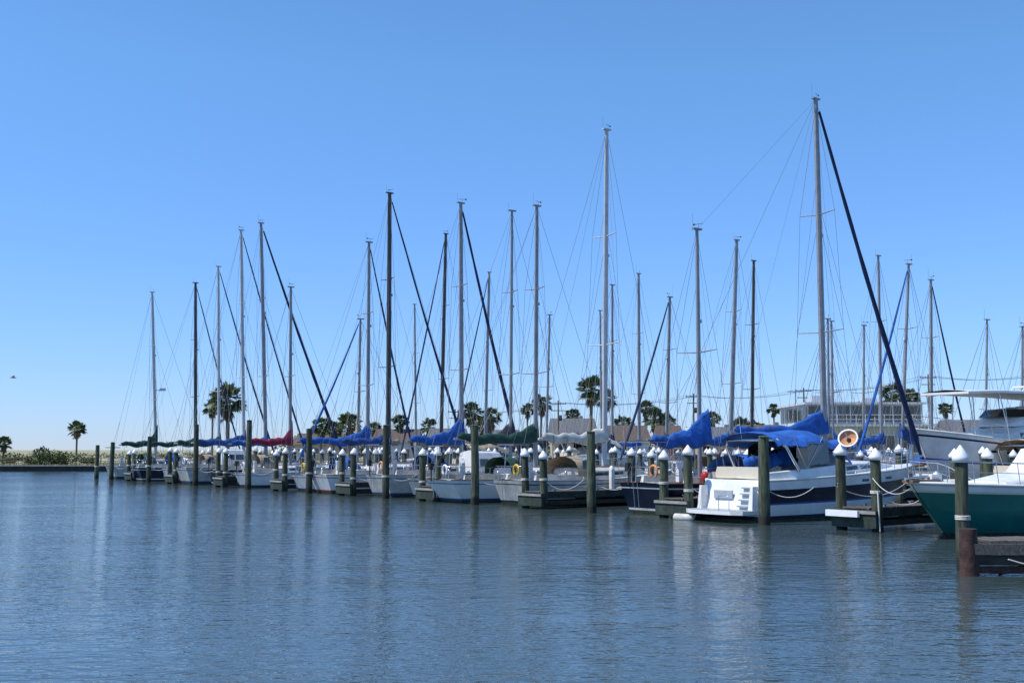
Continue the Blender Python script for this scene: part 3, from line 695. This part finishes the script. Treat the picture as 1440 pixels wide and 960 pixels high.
for a, b in zip(poly[:4], poly[1:5]):
    a, b = Vector((*a, 0)), Vector((*b, 0))
    if a.x < -400: a = Vector((-300, 140, 0))
    d = b - a; mid = (a + b) / 2; ang = atan2(d.y, d.x)
    mb.box((mid.x, mid.y, -.2), (d.length, .3, 1.55), 'beam', rz=ang); mb.box((mid.x, mid.y, ZL + .02), (d.length, .55, .14), 'concrete', rz=ang)
mb.obj('seawall')

def water_mat():
    m, n, l = new_mat('harbour_water'); b = n['Principled BSDF']
    b.inputs['Base Color'].default_value = (.045, .068, .070, 1); b.inputs['Roughness'].default_value = .04; b.inputs['IOR'].default_value = 1.333
    g = n.new('ShaderNodeNewGeometry')
    def nz(sc, stretch, det, rot):
        mp = n.new('ShaderNodeMapping'); mp.inputs['Scale'].default_value = stretch; mp.inputs['Rotation'].default_value = (0, 0, rot)
        l.new(g.outputs['Position'], mp.inputs[0])
        t = n.new('ShaderNodeTexNoise'); t.inputs['Scale'].default_value = sc; t.inputs['Detail'].default_value = det; t.inputs['Roughness'].default_value = .5
        l.new(mp.outputs[0], t.inputs['Vector']); return t.outputs[0]
    def mul(a, k):
        x = n.new('ShaderNodeMath'); x.operation = 'MULTIPLY'; l.new(a, x.inputs[0])
        if isinstance(k, float): x.inputs[1].default_value = k
        else: l.new(k, x.inputs[1])
        return x.outputs[0]
    def add(a, c):
        x = n.new('ShaderNodeMath'); x.operation = 'ADD'; l.new(a, x.inputs[0]); l.new(c, x.inputs[1]); return x.outputs[0]
    big = nz(.05, (1, 2.4, 1), 3, .3)
    mr = n.new('ShaderNodeMapRange'); mr.inputs[1].default_value = .38; mr.inputs[2].default_value = .62; mr.inputs[3].default_value = .65; mr.inputs[4].default_value = 1.2
    l.new(big, mr.inputs[0])
    hgt = add(add(mul(nz(.6, (.8, 1.2, 1), 2, .35), .045), mul(nz(2.6, (.75, 1.3, 1), 3, -.2), .034)), mul(nz(7., (.7, 1.3, 1), 2, .15), .014))
    hgt = mul(hgt, mr.outputs[0])
    bp = n.new('ShaderNodeBump'); bp.inputs['Strength'].default_value = 1; bp.inputs['Distance'].default_value = 1.
    l.new(hgt, bp.inputs['Height']); l.new(bp.outputs[0], b.inputs['Normal']); return m
M['water'] = water_mat()
mb = MB(); mb.add([(-3000, -200, 0), (3000, -200, 0), (3000, 4000, 0), (-3000, 4000, 0)], [(0, 1, 2, 3)], 'water'); mb.obj('water')

# palms
def palm_mesh(seed, H, cr=2.2, skirt=True):
    rnd = random.Random(seed); mb = MB(); u = rnd.uniform
    lean = (u(-.3, .3), u(-.3, .3))
    pts = [(lean[0] * (i / 8) ** 2, lean[1] * (i / 8) ** 2, H * i / 8) for i in range(9)]
    mb.tube(pts, [.40, .30, .26, .24, .23, .23, .24, .28, .34], 'bark', 9)
    top = Vector(pts[-1])
    def leaf(az, el, pl, fr, k, nb=13, dz=0):
        d = Vector((cos(az) * cos(el), sin(az) * cos(el), sin(el))); side = Vector((-sin(az), cos(az), 0)); up = side.cross(d) * -1
        t0 = top + Vector((0, 0, dz)); tip = t0 + d * pl - Vector((0, 0, .12 * pl)); mb.tube([t0, t0 + d * pl * .5, tip], [.035, .02, .015], k, 4, cap=False)
        tw = u(-.5, .5); s2 = side * cos(tw) + up * sin(tw)
        for j in range(nb):
            a = (j / (nb - 1) - .5) * radians(165) + u(-.05, .05); dd = d * cos(a) + s2 * sin(a); l = fr * (1 - .25 * abs(j / (nb - 1) - .5) * 2) * u(.85, 1.1)
            wv = (s2 * cos(a) - d * sin(a)) * .085 * fr
            mid = tip + dd * l * .6 - Vector((0, 0, .05 * l)); e = tip + dd * l - Vector((0, 0, u(.2, .5) * l * .6))
            mb.add([tip, mid - wv, e, mid + wv], [(0, 1, 2, 3)], k)
    for i in range(60):
        az = u(0, 2 * pi); el = math.asin(u(-.6, 1.0)); leaf(az, el, cr * u(.38, .6), cr * u(.42, .58), 'frond' if rnd.random() < .6 else 'frond2')
    if skirt:
        for i in range(45):
            leaf(u(0, 2 * pi), radians(u(-85, -50)), cr * u(.15, .45), cr * .34, 'dead', 8, -u(0, 1.2))
    return mb.mesh('palm_tree')
palms = [(322, 538, 150, 60), (109, 591, 200, 28), (830, 529, 150, 48), (852, 545, 160, 36), (760, 553, 190, 34), (741, 566, 200, 24), (664, 563, 175, 40), (690, 572, 180, 36), (676, 588, 190, 30),
         (452, 586, 200, 32), (492, 579, 190, 40), (470, 590, 200, 32), (563, 581, 200, 30), (606, 588, 210, 30), (907, 562, 190, 28), (922, 572, 185, 38), (938, 580, 190, 30), (1003, 578, 220, 26),
         (1088, 566, 210, 22), (1257, 538, 170, 42), (1277, 546, 180, 34), (1040, 586, 200, 36), (6, 612, 220, 26), (875, 583, 190, 32), (300, 560, 170, 30), (1330, 565, 190, 24), (806, 572, 190, 26), (1420, 590, 180, 28), (1060, 590, 210, 30), (985, 588, 200, 30), (526, 592, 210, 26), (1215, 560, 190, 22)]
for i, (u, v, y, wpx) in enumerate(palms):
    zt = gz(v, y); k = (wpx * y / F) / 5.0; H = zt - ZL - 1.9 * k
    place(palm_mesh(100 + i, max(1.5, H / k), 2.6, H / k > 3), 'palm_tree', (gx(u, y, zt), y, ZL - .05), U(0, 6), k)

def leafcloud(mb, c, r, n, size, rnd):
    lumps = [(c[0] + rnd.uniform(-.6, .6) * r[0], c[1] + rnd.uniform(-.6, .6) * r[1], c[2] + rnd.uniform(-.1, .6) * r[2], rnd.uniform(.35, .6)) for _ in range(7)]
    for i in range(n):
        l = rnd.choice(lumps); d = Vector((rnd.gauss(0, 1), rnd.gauss(0, 1), rnd.gauss(0, 1))).normalized() * rnd.uniform(.6, 1.1)
        p = Vector((l[0] + d.x * l[3] * r[0], l[1] + d.y * l[3] * r[1], max(c[2] - r[2] * .3, l[2] + d.z * l[3] * r[2])))
        a = Vector((rnd.gauss(0, 1), rnd.gauss(0, 1), rnd.gauss(0, 1))).normalized(); b = a.orthogonal().normalized()
        s = size * rnd.uniform(.5, 1.2)
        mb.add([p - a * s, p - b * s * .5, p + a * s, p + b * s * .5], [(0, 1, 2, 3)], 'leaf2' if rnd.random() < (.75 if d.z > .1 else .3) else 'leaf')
rnd = random.Random(3)
for (u, y, w, h) in [(70, 146, 5.0, 2.1), (86, 147, 3.5, 1.6), (53, 150, 3, 1.1), (12, 165, 3, .9), (124, 160, 2, .8)]:
    mb = MB()
    for k in range(5): mb.tube([(0, 0, 0), (U(-.5, .5) * w * .4, U(-1, 1), h * .6)], [.06, .02], 'bark', 5)
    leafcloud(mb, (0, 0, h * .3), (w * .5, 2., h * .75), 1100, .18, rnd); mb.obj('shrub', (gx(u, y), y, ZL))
mb = MB()
for k in range(230):
    u = -100 + k * 7 + rnd.uniform(-8, 8); y = rnd.uniform(220, 320); r = rnd.uniform(2.5, 6); hh = rnd.uniform(1.5, 5.5) * (0.28 if u < 400 else 1)
    if u < 300 and rnd.random() < .6: continue
    x = gx(u, y); mb.tube([(x, y, ZL), (x, y, ZL + hh * .6)], [.25, .12], 'bark', 5)
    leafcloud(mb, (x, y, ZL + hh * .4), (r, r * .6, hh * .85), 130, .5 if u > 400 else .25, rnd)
mb.obj('distant_trees')
mb = MB()
for k in range(9000):
    x = rnd.uniform(-85, -10); y = 140.5 + rnd.random() ** 1.5 * 35; hh = rnd.uniform(.08, .28) * (.5 + sin(x * .7) ** 2); a = rnd.uniform(0, pi)
    dx, dy = cos(a) * .05, sin(a) * .05
    mb.add([(x - dx, y - dy, ZL), (x + dx, y + dy, ZL), (x + rnd.uniform(-.1, .1), y, ZL + hh)], [(0, 1, 2)], 'grassblade')
mb.obj('grass')

def house(name, u, y, wpx, vtop, wall, roof, depth=9):
    w = wpx * y / F; zt = gz(vtop, y) - ZL; hw = zt * .6; mb = MB()
    mb.box((0, 0, hw / 2), (w, depth, hw), wall)
    o = .5
    mb.add([(-w / 2 - o, -depth / 2 - o, hw - .1), (w / 2 + o, -depth / 2 - o, hw - .1), (w / 2 + o * .2, 0, zt), (-w / 2 - o * .2, 0, zt), (-w / 2 - o, depth / 2 + o, hw - .1), (w / 2 + o, depth / 2 + o, hw - .1)], [(0, 1, 2, 3), (3, 2, 5, 4), (0, 3, 4), (1, 5, 2), (0, 4, 5, 1)], roof)
    nw = max(2, int(w / 2.6))
    for i in range(nw):
        x = -w / 2 + (i + .5) * w / nw
        if i == nw // 2: mb.box((x, -depth / 2 - .03, 1.05), (1.0, .08, 2.1), 'teak'); mb.box((x, -depth / 2 - .02, 1.1), (1.2, .05, 2.3), 'white')
        else: mb.box((x, -depth / 2 - .02, hw * .6), (1.3, .06, 1.2), 'white'); mb.box((x, -depth / 2 - .05, hw * .6), (1.12, .05, 1.02), 'glass')
    mb.box((w * .2, 1, zt - .1), (.7, .7, 1.0), 'concrete')
    mb.obj(name, (gx(u, y), y, ZL), 0)
for a in ((805, 175, 60, 588, 'wall_t', 'roof_g'), (560, 200, 60, 603, 'wall_w', 'roof_b'), (1010, 190, 70, 600, 'wall_t', 'roof_g'), (700, 210, 60, 604, 'wall_w', 'roof_g'), (460, 210, 80, 609, 'wall_t', 'roof_b'),
          (1370, 165, 90, 590, 'wall_t', 'roof_g'), (630, 190, 50, 602, 'wall_b', 'roof_g'), (880, 180, 55, 598, 'wall_w', 'roof_b'), (1080, 170, 70, 597, 'wall_b', 'roof_b')): house('house', *a)
house('house', 940, 160, 32, 598, 'wall_o', 'roof_b', 6)

# marina building
y = 112; xa, xb = gx(1128, y), gx(1296, y); w = xb - xa; mb = MB(); d = 12
z1 = gz(600, y) - ZL; z2 = gz(569, y) - ZL
mb.box((w / 2, 0, z1 / 2), (w, d, z1), 'wall_w'); mb.box((w / 2, -.4, z1 + .1), (w + .8, d + 1.6, .2), 'wall_w')
mb.box((w / 2, .3, (z1 + z2) / 2 + .1), (w * .97, d * .9, z2 - z1 - .2), 'wall_w'); mb.box((w / 2, .2, z2 + .1), (w * 1.0, d * 1.0, .2), 'wall_w')
n = 8
for i in range(n):
    x = w * .03 + (i + .5) * w * .94 / n; f = -d * .45 + .3
    mb.box((x, f - .02, (z1 + z2) / 2 + .15), (w * .94 / n * .86, .1, (z2 - z1) * .7), 'glass'); mb.box((x + w * .47 / n, f - .07, (z1 + z2) / 2 + .1), (.12, .12, z2 - z1 - .25), 'wall_w')
    mb.box((x, -d / 2 - .02, z1 * .6), (w * .94 / n * .7, .08, 1.6), 'glass'); mb.box((x, -d / 2 - .01, z1 * .6), (w * .94 / n * .78, .05, 1.8), 'white')
for i in range(6): mb.box((-d * 0 + w * .015 - .02, -d * .38 + i * d * .15, (z1 + z2) / 2 + .15), (.08, d * .12, (z2 - z1) * .65), 'glass'); mb.box((-.03, -d * .4 + i * d * .16, z1 * .6), (.08, d * .11, 1.5), 'glass')
for i in range(14): mb.tube([(i * w / 13, -d / 2 - .9, z1 + .2), (i * w / 13, -d / 2 - .9, z1 + 1.1)], .025, 'white', 5)
for zz in (.65, 1.1): mb.tube([(0, -d / 2 - .9, z1 + zz), (w, -d / 2 - .9, z1 + zz)], .022, 'white', 5)
mb.box((w * .25, 0, z2 + .6), (2, 1.6, .9), 'wall_w'); mb.box((w * .7, 1, z2 + .5), (1.4, 1.4, .7), 'wall_w')
mb.tube([(w * .04, 0, z2), (w * .04, 0, z2 + 1.6)], .06, 'alu', 6); mb.box((w * .04, 0, z2 + 1.5), (1.6, .1, .1), 'alu')
mb.obj('marina_building', (xa, y + 4, ZL), 0)

# vehicles parked on the shore behind the slips
def vehicle(name, prof, win, paint, u, y, rz=0):
    mb = MB()
    for sd in (-.95, .95): mb.add([(x, sd * (.88 if z > 1.5 else 1), z) for x, z in prof], [tuple(range(len(prof)))], paint)
    N = len(prof)
    for i in range(N):
        a, b = prof[i], prof[(i + 1) % N]; wa, wb = (.95 * (.88 if q[1] > 1.5 else 1) for q in (a, b))
        mb.add([(a[0], -wa, a[1]), (b[0], -wb, b[1]), (b[0], wb, b[1]), (a[0], wa, a[1])], [(0, 1, 2, 3)], paint)
    for sd in (-1, 1):
        mb.add([(x, sd * (.965 if z < 1.5 else .875), z) for x, z in win], [(0, 1, 2, 3)], 'glass')
        for xx in (-1.7, 1.75):
            mb.tube([(xx, sd * .75, .38), (xx, sd * .99, .38)], .38, 'black', 16); mb.tube([(xx, sd * .98, .38), (xx, sd * 1.01, .38)], .22, 'steel', 12)
    mb.obj(name, (gx(u, y), y, ZL), rz)
vehicle('pickup_truck', [(-2.7, .55), (-2.7, 1.15), (-.7, 1.2), (-.55, 1.85), (.75, 1.85), (1.35, 1.2), (2.6, 1.08), (2.75, .9), (2.75, .5)], [(-.45, 1.28), (1.15, 1.28), (.68, 1.76), (-.42, 1.76)], 'truck', 800, 150)
vehicle('parked_car', [(-2.3, .45), (-2.35, .95), (-1.9, 1.1), (-1.2, 1.6), (.5, 1.6), (1.2, 1.1), (2.2, .98), (2.35, .75), (2.3, .45)], [(-1.5, 1.15), (.95, 1.15), (.4, 1.54), (-1.1, 1.54)], 'carred', 1020, 140, .3)

pl = [(785, 563, 170), (975, 553, 175), (1130, 545, 172), (1305, 526, 165), (1480, 520, 160), (640, 575, 190)]
tops = []
for u, v, y in sorted(pl):
    z = gz(v, y); x = gx(u, y, z); mb = MB(); mb.tube([(0, 0, ZL), (0, 0, z)], [.17, .11], 'bark', 8)
    for k, zz in enumerate((.5, 1.5)): mb.box((0, 0, z - zz), (2.4 - .4 * k, .1, .12), 'bark')
    for xx in (-1.1, -.4, .4, 1.1): mb.lathe([(.05, 0), (.06, .1), (.02, .18)], 'grey', 8, c=(xx, 0, z - .44))
    mb.lathe([(.02, 0), (.22, 0), (.22, .8), (.02, .85)], 'grey', 10, c=(.35, 0, z - 3)); mb.obj('utility_pole', (x, y, 0)); tops.append((x, y, z))
mb = MB()
for a, b in zip(tops[:-1], tops[1:]):
    for xx in (-1.1, .4, 1.1): mb.tube(sag((a[0] + xx, a[1], a[2] - .3), (b[0] + xx, b[1], b[2] - .3), .8, 12), .018, 'black', 4, cap=False)
mb.obj('power_lines')
mb = MB()
for i in range(14): mb.tube([(-66 + i * 1.6, 148, ZL), (-66 + i * 1.6, 148, ZL + 1.1)], .07, 'bark', 6)
for zz in (.5, .95): mb.tube([(-66, 148, ZL + zz), (-45.2, 148, ZL + zz)], .035, 'bark', 5)
mb.obj('wooden_fence')
mb = MB(); mb.tube([(-.3, 0, 0), (-.1, 0, .03), (.1, 0, .03), (.26, 0, .02), (.34, 0, 0)], [.02, .07, .08, .045, .01], 'oldwhite', 8)
for sd in (1, -1): mb.add([(.1, sd * .05, .05), (.14, sd * .35, .2), (-.02, sd * .75, .1), (-.02, sd * .35, .18), (-.08, sd * .05, .04)], [(0, 1, 3, 4), (1, 2, 3)], 'grey')
mb.obj('seagull', (gx(18, 110, gz(531, 110)), 110, gz(531, 110)), .6)

# ------------------------------------------------------------------ light, sky, camera
EL = radians(58); AZ = radians(-105)
sd = Vector((sin(AZ) * cos(EL), cos(AZ) * cos(EL), sin(EL)))
sun = bpy.data.lights.new('sun', 'SUN'); sun.energy = 5.0; sun.angle = radians(.5); sun.color = (1, .96, .9)
so = bpy.data.objects.new('sun', sun); bpy.context.scene.collection.objects.link(so); so.rotation_euler = sd.to_track_quat('Z', 'Y').to_euler()
wd = bpy.data.worlds.new('World'); bpy.context.scene.world = wd; wd.use_nodes = True
n = wd.node_tree.nodes; l = wd.node_tree.links; sk = n.new('ShaderNodeTexSky'); sk.sky_type = 'NISHITA'; sk.sun_disc = False
sk.sun_elevation = EL; sk.sun_rotation = AZ; sk.air_density = 1.0; sk.dust_density = .0; sk.ozone_density = 2.0
tc = n.new('ShaderNodeTexCoord'); sx = n.new('ShaderNodeSeparateXYZ'); l.new(tc.outputs['Generated'], sx.inputs[0])
mr = n.new('ShaderNodeMapRange'); mr.inputs[1].default_value = 0; mr.inputs[2].default_value = .32; l.new(sx.outputs[2], mr.inputs[0])
tint = n.new('ShaderNodeMix'); tint.data_type = 'RGBA'; tint.inputs[6].default_value = (.56, .76, 1.36, 1); tint.inputs[7].default_value = (.80, 1.20, 1.56, 1); l.new(mr.outputs[0], tint.inputs[0])
mx = n.new('ShaderNodeMix'); mx.data_type = 'RGBA'; mx.blend_type = 'MULTIPLY'; mx.inputs[0].default_value = 1; l.new(sk.outputs[0], mx.inputs[6]); l.new(tint.outputs[2], mx.inputs[7])
l.new(mx.outputs[2], n['Background'].inputs[0]); n['Background'].inputs[1].default_value = .12
cam = bpy.data.cameras.new('camera'); cam.lens = 40; cam.sensor_width = 36; cam.clip_end = 8000
co = bpy.data.objects.new('camera', cam); bpy.context.scene.collection.objects.link(co); co.location = (0, 0, EYE); co.rotation_euler = (pi / 2 + TH, 0, 0)
sc = bpy.context.scene; sc.camera = co; sc.view_settings.view_transform = 'Standard'; sc.view_settings.look = 'None'; sc.view_settings.exposure = 0
